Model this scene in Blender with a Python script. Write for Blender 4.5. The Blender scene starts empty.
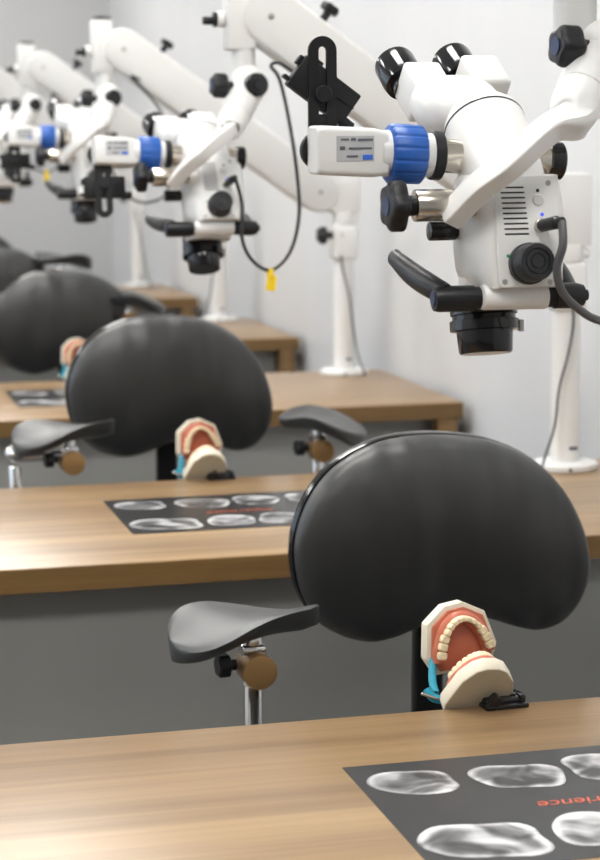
import bpy, bmesh, math, random
from mathutils import Vector, Matrix, noise
random.seed(7)
PI = math.pi
scene = bpy.context.scene
C = scene.collection
DZ = 0.74            # desk top height
S = 1.5              # spacing of the desk rows

# ------------------------------------------------------------------ camera
F, YAW, PITCH, ROLL = 2048.4, 0.2499, 0.1476, -0.0065
CAM = Vector((-1.380, -3.4555, 0.622 + DZ))
fw = Vector((math.sin(YAW)*math.cos(PITCH), math.cos(YAW)*math.cos(PITCH), -math.sin(PITCH)))
r0 = Vector((math.cos(YAW), -math.sin(YAW), 0)); u0 = r0.cross(fw)
rt = r0*math.cos(ROLL) + u0*math.sin(ROLL); up = -r0*math.sin(ROLL) + u0*math.cos(ROLL)
cd = bpy.data.cameras.new('camera'); cam = bpy.data.objects.new('camera', cd); C.objects.link(cam)
cam.matrix_world = Matrix(((rt.x, up.x, -fw.x, CAM.x), (rt.y, up.y, -fw.y, CAM.y), (rt.z, up.z, -fw.z, CAM.z), (0, 0, 0, 1)))
cd.sensor_fit = 'VERTICAL'; cd.sensor_height = 36; cd.lens = F/860*36
cd.clip_start = 0.05; cd.clip_end = 60
cd.dof.use_dof = True; cd.dof.focus_distance = 2.2; cd.dof.aperture_fstop = 8.0
scene.camera = cam

# ------------------------------------------------------------------ world, view
w = bpy.data.worlds.new('world'); scene.world = w; w.use_nodes = True
w.node_tree.nodes['Background'].inputs[0].default_value = (0.70, 0.84, 1, 1)
w.node_tree.nodes['Background'].inputs[1].default_value = 2.0
scene.view_settings.view_transform = 'Standard'
scene.view_settings.look = 'None'
scene.view_settings.gamma = 1
scene.view_settings.use_curve_mapping = False
scene.view_settings.exposure = 0.0
LAMP = 27.0           # radiance of the ceiling light panels

def at(px, py, y):
    """photo pixel -> point on the plane Y = y (world)"""
    d = fw + rt*((px-300)/F) - up*((py-430)/F)
    return CAM + d*((y-CAM.y)/d.y)
def H(px, py, y=0.0):
    """pixel on the front microscope -> its local coordinates (row -1), y = local depth"""
    p = at(px, py, -S + y); return Vector((p.x, y, p.z - DZ))

# ------------------------------------------------------------------ materials
MATS = {}
def mat(name, col, rough=0.5, metal=0.0, spec=0.5, bump=0, bscale=200, emit=None, var=0, vscale=8, coat=0):
    m = bpy.data.materials.new(name); m.use_nodes = True; nt = m.node_tree
    b = nt.nodes['Principled BSDF']
    b.inputs['Base Color'].default_value = (*col, 1); b.inputs['Roughness'].default_value = rough
    b.inputs['Metallic'].default_value = metal; b.inputs['Specular IOR Level'].default_value = spec
    b.inputs['Coat Weight'].default_value = coat; b.inputs['Coat Roughness'].default_value = 0.08
    tc = nt.nodes.new('ShaderNodeTexCoord')
    if var:
        n = nt.nodes.new('ShaderNodeTexNoise'); n.inputs['Scale'].default_value = vscale; n.inputs['Detail'].default_value = 4
        nt.links.new(tc.outputs['Object'], n.inputs['Vector'])
        mx = nt.nodes.new('ShaderNodeMix'); mx.data_type = 'RGBA'
        mx.inputs[6].default_value = (*[c*(1-var) for c in col], 1); mx.inputs[7].default_value = (*[min(1, c*(1+var)) for c in col], 1)
        nt.links.new(n.outputs['Fac'], mx.inputs[0]); nt.links.new(mx.outputs[2], b.inputs['Base Color'])
    if bump:
        n2 = nt.nodes.new('ShaderNodeTexNoise'); n2.inputs['Scale'].default_value = bscale; n2.inputs['Detail'].default_value = 3
        nt.links.new(tc.outputs['Object'], n2.inputs['Vector'])
        bp = nt.nodes.new('ShaderNodeBump'); bp.inputs['Strength'].default_value = bump; bp.inputs['Distance'].default_value = 0.002
        nt.links.new(n2.outputs['Fac'], bp.inputs['Height']); nt.links.new(bp.outputs['Normal'], b.inputs['Normal'])
    if emit:
        b.inputs['Emission Color'].default_value = (*emit[0], 1); b.inputs['Emission Strength'].default_value = emit[1]
    MATS[name] = m; return m

mat('white_enamel', (0.76, 0.757, 0.742), 0.28, var=0.02, vscale=6)
mat('grey_enamel', (0.68, 0.677, 0.66), 0.38, var=0.02)
mat('black_plastic', (0.010, 0.010, 0.012), 0.38, spec=0.35, bump=0.15, bscale=900)
mat('black_gloss', (0.008, 0.008, 0.010), 0.12)
mat('black_matte', (0.010, 0.010, 0.011), 0.50, spec=0.3)
mat('dark_grey_plastic', (0.022, 0.023, 0.025), 0.40, spec=0.35)
mat('steel', (0.62, 0.57, 0.50), 0.22, metal=1.0, var=0.04, vscale=40)
mat('chrome', (0.75, 0.75, 0.76), 0.10, metal=1.0, var=0.02)
mat('bronze', (0.33, 0.19, 0.075), 0.42, metal=0.35, var=0.12, vscale=30)
mat('blue_rubber', (0.012, 0.095, 0.40), 0.42, bump=0.1, bscale=600)
mat('blue_badge', (0.012, 0.025, 0.09), 0.35, var=0.1)
mat('label_grey', (0.47, 0.48, 0.49), 0.5, var=0.03)
mat('label_ink', (0.12, 0.12, 0.14), 0.6, var=0.1)
mat('label_blue', (0.03, 0.13, 0.60), 0.5, var=0.05)
mat('slot_black', (0.012, 0.012, 0.012), 0.8, var=0.2)
mat('led_blue', (0.05, 0.08, 0.6), 0.4, emit=((0.08, 0.12, 1.0), 0.6))
mat('led_green', (0.05, 0.35, 0.15), 0.4, var=0.1)
mat('screw_metal', (0.42, 0.40, 0.36), 0.35, metal=0.8, var=0.05)
mat('cable_grey', (0.085, 0.085, 0.09), 0.40, var=0.05)
mat('cable_black', (0.02, 0.02, 0.022), 0.45, var=0.05)
mat('tag_yellow', (0.95, 0.66, 0.02), 0.5, var=0.08, vscale=60)
mat('base_grey', (0.46, 0.43, 0.34), 0.6, var=0.08, vscale=60, bump=0.2, bscale=250)
mat('pad_leather', (0.050, 0.051, 0.052), 0.40, bump=0.08, bscale=900)
mat('plaster', (0.76, 0.70, 0.56), 0.55, var=0.05, vscale=40, bump=0.1, bscale=300)
mat('gum', (0.55, 0.155, 0.085), 0.32, var=0.10, vscale=60)
mat('tooth_ivory', (0.83, 0.70, 0.46), 0.28, var=0.05, vscale=80)
mat('hinge_blue', (0.015, 0.30, 0.42), 0.40, var=0.06)
mat('panel_grey', (0.29, 0.29, 0.275), 0.55, var=0.04, vscale=3, bump=0.06, bscale=300)
mat('ceiling_white', (0.82, 0.82, 0.80), 0.8, var=0.02)
mat('floor_vinyl', (0.16, 0.155, 0.15), 0.45, var=0.08, vscale=3)
mat('light_frame', (0.85, 0.85, 0.85), 0.4, var=0.01)
mat('light_diffuser', (0.9, 0.9, 0.9), 0.6, emit=((1.0, 0.98, 0.95), LAMP))
mat('text_orange', (0.75, 0.12, 0.04), 0.35, var=0.06)
mat('poster_ink', (0.017, 0.017, 0.018), 0.28, spec=0.3, var=0.5, vscale=7, coat=0.0)

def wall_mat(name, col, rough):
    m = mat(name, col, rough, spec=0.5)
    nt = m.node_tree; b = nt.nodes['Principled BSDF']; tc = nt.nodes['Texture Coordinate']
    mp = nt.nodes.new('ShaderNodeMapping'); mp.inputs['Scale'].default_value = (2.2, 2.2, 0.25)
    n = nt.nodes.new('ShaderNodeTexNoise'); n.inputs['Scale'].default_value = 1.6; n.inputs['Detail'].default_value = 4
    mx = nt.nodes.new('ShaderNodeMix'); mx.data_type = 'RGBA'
    mx.inputs[6].default_value = (*[c*0.93 for c in col], 1); mx.inputs[7].default_value = (*[min(1, c*1.05) for c in col], 1)  # vertical streaks in the colour stand in for soft reflections of the columns
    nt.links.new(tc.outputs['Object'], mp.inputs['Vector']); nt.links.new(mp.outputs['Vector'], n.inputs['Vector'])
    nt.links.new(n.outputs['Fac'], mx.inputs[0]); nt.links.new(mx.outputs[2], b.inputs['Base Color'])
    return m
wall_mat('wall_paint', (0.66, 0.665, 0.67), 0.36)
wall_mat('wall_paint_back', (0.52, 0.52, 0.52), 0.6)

def wood_mat(name, dark, light, rough):
    m = mat(name, light, rough)
    nt = m.node_tree; b = nt.nodes['Principled BSDF']; tc = nt.nodes['Texture Coordinate']
    oi = nt.nodes.new('ShaderNodeObjectInfo')
    add = nt.nodes.new('ShaderNodeVectorMath'); add.operation = 'ADD'
    nt.links.new(tc.outputs['Object'], add.inputs[0]); nt.links.new(oi.outputs['Location'], add.inputs[1])
    mp = nt.nodes.new('ShaderNodeMapping'); mp.inputs['Scale'].default_value = (0.7, 16, 16)
    n = nt.nodes.new('ShaderNodeTexNoise'); n.inputs['Scale'].default_value = 1.3; n.inputs['Detail'].default_value = 7; n.inputs['Roughness'].default_value = 0.62; n.inputs['Distortion'].default_value = 0.35
    mp2 = nt.nodes.new('ShaderNodeMapping'); mp2.inputs['Scale'].default_value = (2.5, 140, 140)
    n2 = nt.nodes.new('ShaderNodeTexNoise'); n2.inputs['Scale'].default_value = 1.5; n2.inputs['Detail'].default_value = 3
    for a, c in ((mp, n), (mp2, n2)):
        nt.links.new(add.outputs[0], a.inputs['Vector']); nt.links.new(a.outputs['Vector'], c.inputs['Vector'])
    mm = nt.nodes.new('ShaderNodeMath'); mm.operation = 'MULTIPLY_ADD'; mm.inputs[1].default_value = 0.25
    nt.links.new(n2.outputs['Fac'], mm.inputs[0]); nt.links.new(n.outputs['Fac'], mm.inputs[2])
    cr = nt.nodes.new('ShaderNodeValToRGB')
    cr.color_ramp.elements[0].position = 0.38; cr.color_ramp.elements[0].color = (*dark, 1)
    cr.color_ramp.elements[1].position = 0.80; cr.color_ramp.elements[1].color = (*light, 1)
    nt.links.new(mm.outputs[0], cr.inputs[0]); nt.links.new(cr.outputs[0], b.inputs['Base Color'])
    bp = nt.nodes.new('ShaderNodeBump'); bp.inputs['Strength'].default_value = 0.05; bp.inputs['Distance'].default_value = 0.001
    nt.links.new(n2.outputs['Fac'], bp.inputs['Height']); nt.links.new(bp.outputs['Normal'], b.inputs['Normal'])
    return m
wood_mat('wood_top', (0.19, 0.112, 0.052), (0.38, 0.248, 0.122), 0.30)
wood_mat('wood_edge', (0.145, 0.078, 0.024), (0.25, 0.142, 0.048), 0.45)

def leather_mat():
    m = mat('black_leather', (0.034, 0.0345, 0.035), 0.43, spec=0.65)
    nt = m.node_tree; b = nt.nodes['Principled BSDF']; tc = nt.nodes['Texture Coordinate']
    mp = nt.nodes.new('ShaderNodeMapping'); mp.inputs['Scale'].default_value = (1, 1, 0.22)
    n = nt.nodes.new('ShaderNodeTexNoise'); n.inputs['Scale'].default_value = 14; n.inputs['Detail'].default_value = 1
    n2 = nt.nodes.new('ShaderNodeTexNoise'); n2.inputs['Scale'].default_value = 900; n2.inputs['Detail'].default_value = 2
    nt.links.new(tc.outputs['Object'], mp.inputs['Vector']); nt.links.new(mp.outputs['Vector'], n.inputs['Vector']); nt.links.new(tc.outputs['Object'], n2.inputs['Vector'])
    b1 = nt.nodes.new('ShaderNodeBump'); b1.inputs['Strength'].default_value = 0.8; b1.inputs['Distance'].default_value = 0.03
    b2 = nt.nodes.new('ShaderNodeBump'); b2.inputs['Strength'].default_value = 0.12; b2.inputs['Distance'].default_value = 0.001
    nt.links.new(n.outputs['Fac'], b1.inputs['Height']); nt.links.new(n2.outputs['Fac'], b2.inputs['Height'])
    nt.links.new(b1.outputs['Normal'], b2.inputs['Normal']); nt.links.new(b2.outputs['Normal'], b.inputs['Normal'])
leather_mat()

def tooth_print_mat():
    m = mat('tooth_print', (0.5, 0.5, 0.5), 0.28, spec=0.3)
    nt = m.node_tree; b = nt.nodes['Principled BSDF']; tc = nt.nodes['Texture Coordinate']
    n = nt.nodes.new('ShaderNodeTexNoise'); n.inputs['Scale'].default_value = 20; n.inputs['Detail'].default_value = 1.6; n.inputs['Distortion'].default_value = 1.3
    nt.links.new(tc.outputs['Object'], n.inputs['Vector'])
    at_ = nt.nodes.new('ShaderNodeAttribute'); at_.attribute_name = 'rim'
    ma = nt.nodes.new('ShaderNodeMath'); ma.operation = 'MULTIPLY_ADD'; ma.inputs[1].default_value = 0.22
    nt.links.new(at_.outputs['Fac'], ma.inputs[0]); nt.links.new(n.outputs['Fac'], ma.inputs[2])
    cr = nt.nodes.new('ShaderNodeValToRGB'); e = cr.color_ramp.elements
    e[0].position = 0.36; e[0].color = (0.03, 0.03, 0.03, 1); e[1].position = 0.78; e[1].color = (0.70, 0.70, 0.70, 1)
    x = e.new(0.50); x.color = (0.16, 0.16, 0.165, 1); x = e.new(0.60); x.color = (0.36, 0.36, 0.37, 1)
    nt.links.new(ma.outputs[0], cr.inputs[0]); nt.links.new(cr.outputs[0], b.inputs['Base Color'])
tooth_print_mat()

# ------------------------------------------------------------------ mesh helpers
def V(*a): return Vector(a)
def frame(axis, hint=None):
    z = Vector(axis).normalized()
    h = Vector(hint) if hint is not None else (V(0, 0, 1) if abs(z.z) < 0.9 else V(1, 0, 0))
    x = h.cross(z)
    if x.length < 1e-6: x = V(1, 0, 0).cross(z)
    x.normalize(); y = z.cross(x)
    return x, y, z
def lathe(bm, p0, axis, prof, seg=32, lobes=0, depth=0.0, hint=None):
    """prof: list of (distance along axis, radius); closed at both ends. lobes: star shape"""
    x, y, z = frame(axis, hint); p0 = Vector(p0); rings = []
    for (t, r) in prof:
        ring = []
        for i in range(seg):
            a = 2*PI*i/seg
            rr = r*(1 + depth*math.cos(lobes*a)) if lobes else r
            if lobes and depth < 0:      # narrow grooves
                f_ = (a*lobes/(2*PI)) % 1.0; rr = r*(1 + depth*math.exp(-((f_-0.5)/0.10)**2))
            ring.append(bm.verts.new(p0 + z*t + x*(rr*math.cos(a)) + y*(rr*math.sin(a))))
        rings.append(ring)
    for a, b in zip(rings, rings[1:]):
        for i in range(seg):
            j = (i+1) % seg; bm.faces.new((a[i], a[j], b[j], b[i]))
    bm.faces.new(list(reversed(rings[0]))); bm.faces.new(rings[-1])
    return bm
def cyl(p0, p1, r0_, r1_=None, bev=0.0, seg=32):
    p0 = Vector(p0); p1 = Vector(p1); L = (p1-p0).length; r1_ = r0_ if r1_ is None else r1_
    bm = bmesh.new()
    if bev: prof = [(0, r0_-bev), (bev*0.3, r0_-bev*0.3), (bev, r0_), (L-bev, r1_), (L-bev*0.3, r1_-bev*0.3), (L, r1_-bev)]
    else: prof = [(0, r0_), (L, r1_)]
    return lathe(bm, p0, p1-p0, prof, seg)
def lat(p0, axis, prof, seg=32, **k): return lathe(bmesh.new(), p0, axis, prof, seg, **k)
def box(c, s, bev=0.0, rot=None, seg=2):
    bm = bmesh.new(); bmesh.ops.create_cube(bm, size=1)
    bmesh.ops.scale(bm, vec=Vector(s), verts=bm.verts)
    if bev: bmesh.ops.bevel(bm, geom=list(bm.edges), offset=bev, segments=seg, profile=0.5, affect='EDGES')
    if rot is not None: bmesh.ops.rotate(bm, cent=(0, 0, 0), matrix=rot, verts=bm.verts)
    bmesh.ops.translate(bm, vec=Vector(c), verts=bm.verts)
    return bm
def prism(poly, o, ex, ey, ez, depth, bev=0.0, seg=2):
    """polygon in the (ex, ey) plane at o, extruded along ez by depth"""
    bm = bmesh.new(); o = Vector(o); ex = Vector(ex); ey = Vector(ey); ez = Vector(ez)
    a = [bm.verts.new(o + ex*p[0] + ey*p[1]) for p in poly]
    b = [bm.verts.new(o + ex*p[0] + ey*p[1] + ez*depth) for p in poly]
    n = len(poly); bm.faces.new(list(reversed(a))); bm.faces.new(b)
    for i in range(n): bm.faces.new((a[i], a[(i+1) % n], b[(i+1) % n], b[i]))
    bmesh.ops.recalc_face_normals(bm, faces=bm.faces)
    if bev:
        es = [e for e in bm.edges if len(e.link_faces) == 2 and e.calc_face_angle() > 0.6]
        bmesh.ops.bevel(bm, geom=es, offset=bev, segments=seg, profile=0.5, affect='EDGES')
    return bm
def smooth_path(pts, n=8):
    pts = [Vector(p) for p in pts]; out = []
    for i in range(len(pts)-1):
        p0 = pts[max(i-1, 0)]; p1 = pts[i]; p2 = pts[i+1]; p3 = pts[min(i+2, len(pts)-1)]
        for j in range(n):
            t = j/n
            out.append(0.5*((2*p1) + (p2-p0)*t + (2*p0-5*p1+4*p2-p3)*t*t + (3*p1-p0-3*p2+p3)*t**3))
    out.append(pts[-1]); return out
def sweep(path, sect, scales=None, hint=(0, 1, 0), cap_round=False):
    """sect: list of 2D points, swept along path; scales: per path point"""
    bm = bmesh.new(); n = len(path); rings = []
    hx = Vector(hint)
    for i, p in enumerate(path):
        t = (path[min(i+1, n-1)] - path[max(i-1, 0)]).normalized()
        x = (hx - t*hx.dot(t)).normalized(); y = t.cross(x); hx = x
        s = scales[i] if scales else 1.0
        sx, sy = s if isinstance(s, tuple) else (s, s)
        rings.append([bm.verts.new(p + x*(q[0]*sx) + y*(q[1]*sy)) for q in sect])
    m = len(sect)
    for a, b in zip(rings, rings[1:]):
        for i in range(m): bm.faces.new((a[i], a[(i+1) % m], b[(i+1) % m], b[i]))
    bm.faces.new(list(reversed(rings[0]))); bm.faces.new(rings[-1])
    bmesh.ops.recalc_face_normals(bm, faces=bm.faces)
    return bm
def circ(r, n=12): return [(r*math.cos(2*PI*i/n), r*math.sin(2*PI*i/n)) for i in range(n)]
def rrect(a, b, r, n=4):
    out = []
    for cx, cy, s in ((a-r, b-r, 0), (-a+r, b-r, PI/2), (-a+r, -b+r, PI), (a-r, -b+r, 1.5*PI)):
        for i in range(n+1):
            t = s + PI/2*i/n; out.append((cx + r*math.cos(t), cy + r*math.sin(t)))
    return out
def tube(pts, r, n=8, seg=10): 
    p = smooth_path(pts, n); return sweep(p, circ(r, seg))
def ell(c, s, rot=None, e=1.0, u=20, v=12):
    """(super)ellipsoid"""
    bm = bmesh.new()
    bmesh.ops.create_uvsphere(bm, u_segments=u, v_segments=v, radius=1)
    for q in bm.verts:
        co = q.co
        if e != 1.0:
            co = V(*[math.copysign(abs(k)**e, k) for k in co])
        q.co = V(co.x*s[0], co.y*s[1], co.z*s[2])
    if rot is not None: bmesh.ops.rotate(bm, cent=(0, 0, 0), matrix=rot, verts=bm.verts)
    bmesh.ops.translate(bm, vec=Vector(c), verts=bm.verts)
    return bm
def join(*bms):
    bm = bms[0]
    for b in bms[1:]:
        me = bpy.data.meshes.new('tmp'); b.to_mesh(me); b.free(); bm.from_mesh(me); bpy.data.meshes.remove(me)
    return bm
def obj(name, bm, material, parent=None, M=None, ang=0.6, label=None):
    if M is not None: bmesh.ops.transform(bm, matrix=M, verts=bm.verts)
    me = bpy.data.meshes.new(name); bm.to_mesh(me); bm.free()
    for p in me.polygons: p.use_smooth = True
    me.set_sharp_from_angle(angle=ang)
    me.materials.append(MATS[material])
    o = bpy.data.objects.new(name, me); C.objects.link(o)
    if parent is not None: o.parent = parent
    if label: o['label'] = label
    return o
def tag(o, label, cat, group=None):
    o['label'] = label; o['category'] = cat
    if group: o['group'] = group
    return o
def thing(name, label, cat, loc, rz=0.0, group=None):
    o = bpy.data.objects.new(name, None); C.objects.link(o); o.location = loc; o.rotation_euler = (0, 0, rz)
    o.empty_display_size = 0.05
    return tag(o, label, cat, group)
def struct(name, bm, m, parent=None):
    o = obj(name, bm, m, parent)
    if parent is None: o['kind'] = 'structure'
    return o
def dup(o, parent, M=None):
    c = o.copy(); C.objects.link(c); c.parent = parent
    if M is not None: c.matrix_basis = M
    return c

# ------------------------------------------------------------------ the room
XW, YB, XL, YF, ZC = 0.14, 6.03, -4.2, -5.5, 2.9
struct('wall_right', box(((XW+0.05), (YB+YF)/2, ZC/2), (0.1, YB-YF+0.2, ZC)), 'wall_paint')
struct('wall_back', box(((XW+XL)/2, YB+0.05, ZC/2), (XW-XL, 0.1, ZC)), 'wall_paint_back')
WY0, WY1, WZ0, WZ1 = -1.0, 4.0, 0.95, 2.35
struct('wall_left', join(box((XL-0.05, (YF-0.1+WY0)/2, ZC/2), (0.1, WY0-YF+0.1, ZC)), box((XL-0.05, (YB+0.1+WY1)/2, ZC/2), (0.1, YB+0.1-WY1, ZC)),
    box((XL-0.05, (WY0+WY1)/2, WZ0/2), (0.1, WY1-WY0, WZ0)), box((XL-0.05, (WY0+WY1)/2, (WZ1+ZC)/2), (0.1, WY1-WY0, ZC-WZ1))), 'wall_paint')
wf = bmesh.new()
for yy in (WY0+0.02, WY0+1.66, WY0+3.33, WY1-0.02): wf = join(wf, box((XL-0.05, yy, (WZ0+WZ1)/2), (0.06, 0.04, WZ1-WZ0)))
for zz in (WZ0+0.02, WZ1-0.02): wf = join(wf, box((XL-0.05, (WY0+WY1)/2, zz), (0.06, WY1-WY0, 0.04)))
struct('window_1', wf, 'light_frame')
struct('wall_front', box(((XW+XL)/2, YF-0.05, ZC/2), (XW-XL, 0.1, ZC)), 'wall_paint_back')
struct('floor', box(((XW+XL)/2, (YB+YF)/2, -0.05), (XW-XL+0.2, YB-YF+0.2, 0.1)), 'floor_vinyl')
struct('ceiling', box(((XW+XL)/2, (YB+YF)/2, ZC+0.05), (XW-XL+0.2, YB-YF+0.2, 0.1)), 'ceiling_white')
struct('baseboard_right', box((XW-0.006, (YB+YF)/2, 0.04), (0.012, YB-YF, 0.08)), 'grey_enamel')

def ceiling_light(x, y, i):
    t = thing('ceiling_light', 'square white ceiling light panel with a thin frame', 'light', (x, y, ZC), 0, 'ceiling light panels')
    fr = bmesh.new()
    for bx, by, sx, sy in ((0.31, 0, 0.03, 0.65), (-0.31, 0, 0.03, 0.65), (0, 0.31, 0.59, 0.03), (0, -0.31, 0.59, 0.03)):
        fr = join(fr, box((bx, by, -0.0125), (sx, sy, 0.025)))
    obj('frame', fr, 'light_frame', t)
    obj('diffuser', box((0, 0, -0.008), (0.59, 0.59, 0.012)), 'light_diffuser', t)
i = 0
for lx in (-0.9, -3.1):
    for ly in (-2.9, -1.0, 0.9, 2.8, 4.7):
        ceiling_light(lx, ly, i); i += 1

# ------------------------------------------------------------------ desks
DN, DF, DR, DLFT, TH = -0.590, 0.0755, 0.115, -1.75, 0.037
ORD = {-1: 'fifth desk', 0: 'fourth desk', 1: 'third desk', 2: 'second desk', 3: 'desk'}
def desk(k):
    lab = {-1: 'wood-grain desk whose dental model is clamped in sharp detail before an orange-lettered poster, fifth from back wall',
           0: 'wood-grain desk with grey front panel, fourth from the back wall',
           1: 'wood-grain desk with grey front panel, third from the back wall',
           2: 'wood-grain desk end showing beyond black chair, second from the back wall',
           3: 'wood-grain desk end closest to the back wall'}[k]
    if k == -1: lab = 'wood-grain desk, fifth and last from the back wall, with orange-lettered poster'
    t = thing('desk', lab, 'desk', (0, k*S, 0), 0, 'rows of wood-grain desks')
    cx = (DR+DLFT)/2; cy = (DN+DF)/2
    obj('desk_top', box((cx, cy, DZ-TH/2), (DR-DLFT, DF-DN, TH), 0.0015), 'wood_top', t)
    obj('edge_band', box((cx, DN-0.0006, DZ-TH/2-0.0004), (DR-DLFT, 0.0016, TH-0.0032)), 'wood_edge', t)
    obj('edge_band', box((DR+0.0006, cy, DZ-TH/2-0.0004), (0.0016, DF-DN, TH-0.0032)), 'wood_edge', t)
    zl = DZ-TH
    for x in (DR-0.034, DLFT+0.034):
        for y in (DN+0.025, DF-0.025):
            obj('leg', box((x, y, zl/2), (0.045, 0.045, zl), 0.0015), 'wood_edge', t)
        obj('side_rail', box((x, (DN+DF)/2, zl-0.03), (0.03, DF-DN-0.095, 0.06), 0.001), 'wood_edge', t)
    obj('modesty_panel', box((cx, DN+0.062, (zl+0.05)/2), (DR-DLFT-0.115, 0.018, zl-0.05), 0.001), 'panel_grey', t)
    return t
for k in range(-1, 4): desk(k)

# ------------------------------------------------------------------ posters
def blob(cx, cy, rx, ry, seed, wob=0.10, ang=0.0, two=False):
    rnd = random.Random(seed); ph = [rnd.uniform(0, 6.28) for _ in range(4)]
    bm = bmesh.new(); N = 36; rings = []; lay = bm.verts.layers.float.new('rim')
    for s in (1.0, 0.93, 0.78, 0.55, 0.28):
        ring = []
        for i in range(N):
            a = 2*PI*i/N
            ca, sa = math.cos(a), math.sin(a)
            sq = (abs(ca)**2.6 + abs(sa)**2.6)**(-1/2.6)
            q = sq*(1 + wob*0.5*math.cos(2*a+ph[0]) + wob*0.4*math.cos(3*a+ph[1]) + wob*0.25*math.cos(5*a+ph[2]))
            if two: q *= 1 - 0.13*math.exp(-((math.sin(a)-1)/0.12)**2) - 0.10*math.exp(-((math.sin(a)+1)/0.12)**2)
            x, y = q*rx*ca*s, q*ry*sa*s
            v = bm.verts.new((cx + x*math.cos(ang) - y*math.sin(ang), cy + x*math.sin(ang) + y*math.cos(ang), 0.0009))
            v[lay] = {1.0: 0.4, 0.93: 1.0, 0.78: 0.15, 0.55: -0.2, 0.28: 0.1}[s]
            ring.append(v)
        rings.append(ring)
    for a, b in zip(rings, rings[1:]):
        for i in range(N): bm.faces.new((a[i], a[(i+1) % N], b[(i+1) % N], b[i]))
    bm.faces.new(rings[-1])
    return bm
TEXT = None
def text_mesh():
    cu = bpy.data.curves.new('word', 'FONT'); cu.body = 'experience'; cu.size = 0.026; cu.shear = 0.25; cu.align_x = 'CENTER'; cu.space_character = 0.98
    o = bpy.data.objects.new('word', cu); C.objects.link(o)
    bpy.context.view_layer.update()
    me = bpy.data.meshes.new_from_object(o.evaluated_get(bpy.context.evaluated_depsgraph_get()))
    C.objects.unlink(o); bpy.data.objects.remove(o)
    me.materials.append(MATS['text_orange']) if not me.materials else me.materials.__setitem__(0, MATS['text_orange'])
    return me
def poster(k, lab):
    global TEXT
    t = thing('poster', lab, 'poster', (-0.004, k*S, DZ), 0, 'dark tooth posters on the desks')
    obj('sheet', box((-0.65, -0.2405, 0.0003), (0.42, 0.297, 0.0006)), 'poster_ink', t)
    # tooth pictures: far row then near row (x, y, rx, ry)
    L = [(-0.807, -0.155, 0.042, 0.036), (-0.703, -0.163, 0.044, 0.040), (-0.612, -0.158, 0.040, 0.040), (-0.520, -0.158, 0.040, 0.040),
         (-0.795, -0.324, 0.058, 0.047), (-0.690, -0.322, 0.040, 0.042), (-0.610, -0.322, 0.036, 0.042), (-0.515, -0.322, 0.048, 0.044)]
    for n, (x, y, rx, ry) in enumerate(L):
        obj('tooth_picture', blob(x, y, rx, ry, 11*n+3, ang=-0.12, two=(n in (1, 4, 7))), 'tooth_print', t)
    if TEXT is None: TEXT = text_mesh()
    o = bpy.data.objects.new('lettering', TEXT); C.objects.link(o); o.parent = t
    o.location = (-0.658, -0.240, 0.0010); o.rotation_euler = (0, 0, PI)
    o['label'] = 'orange cursive lettering'
poster(-1, 'glossy dark tooth poster with crisp orange lettering, on fifth desk from back wall')
poster(0, 'glossy dark poster of grey tooth pictures on fourth desk from back wall')
poster(1, 'dark poster of grey tooth pictures on third desk from back wall')

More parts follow.
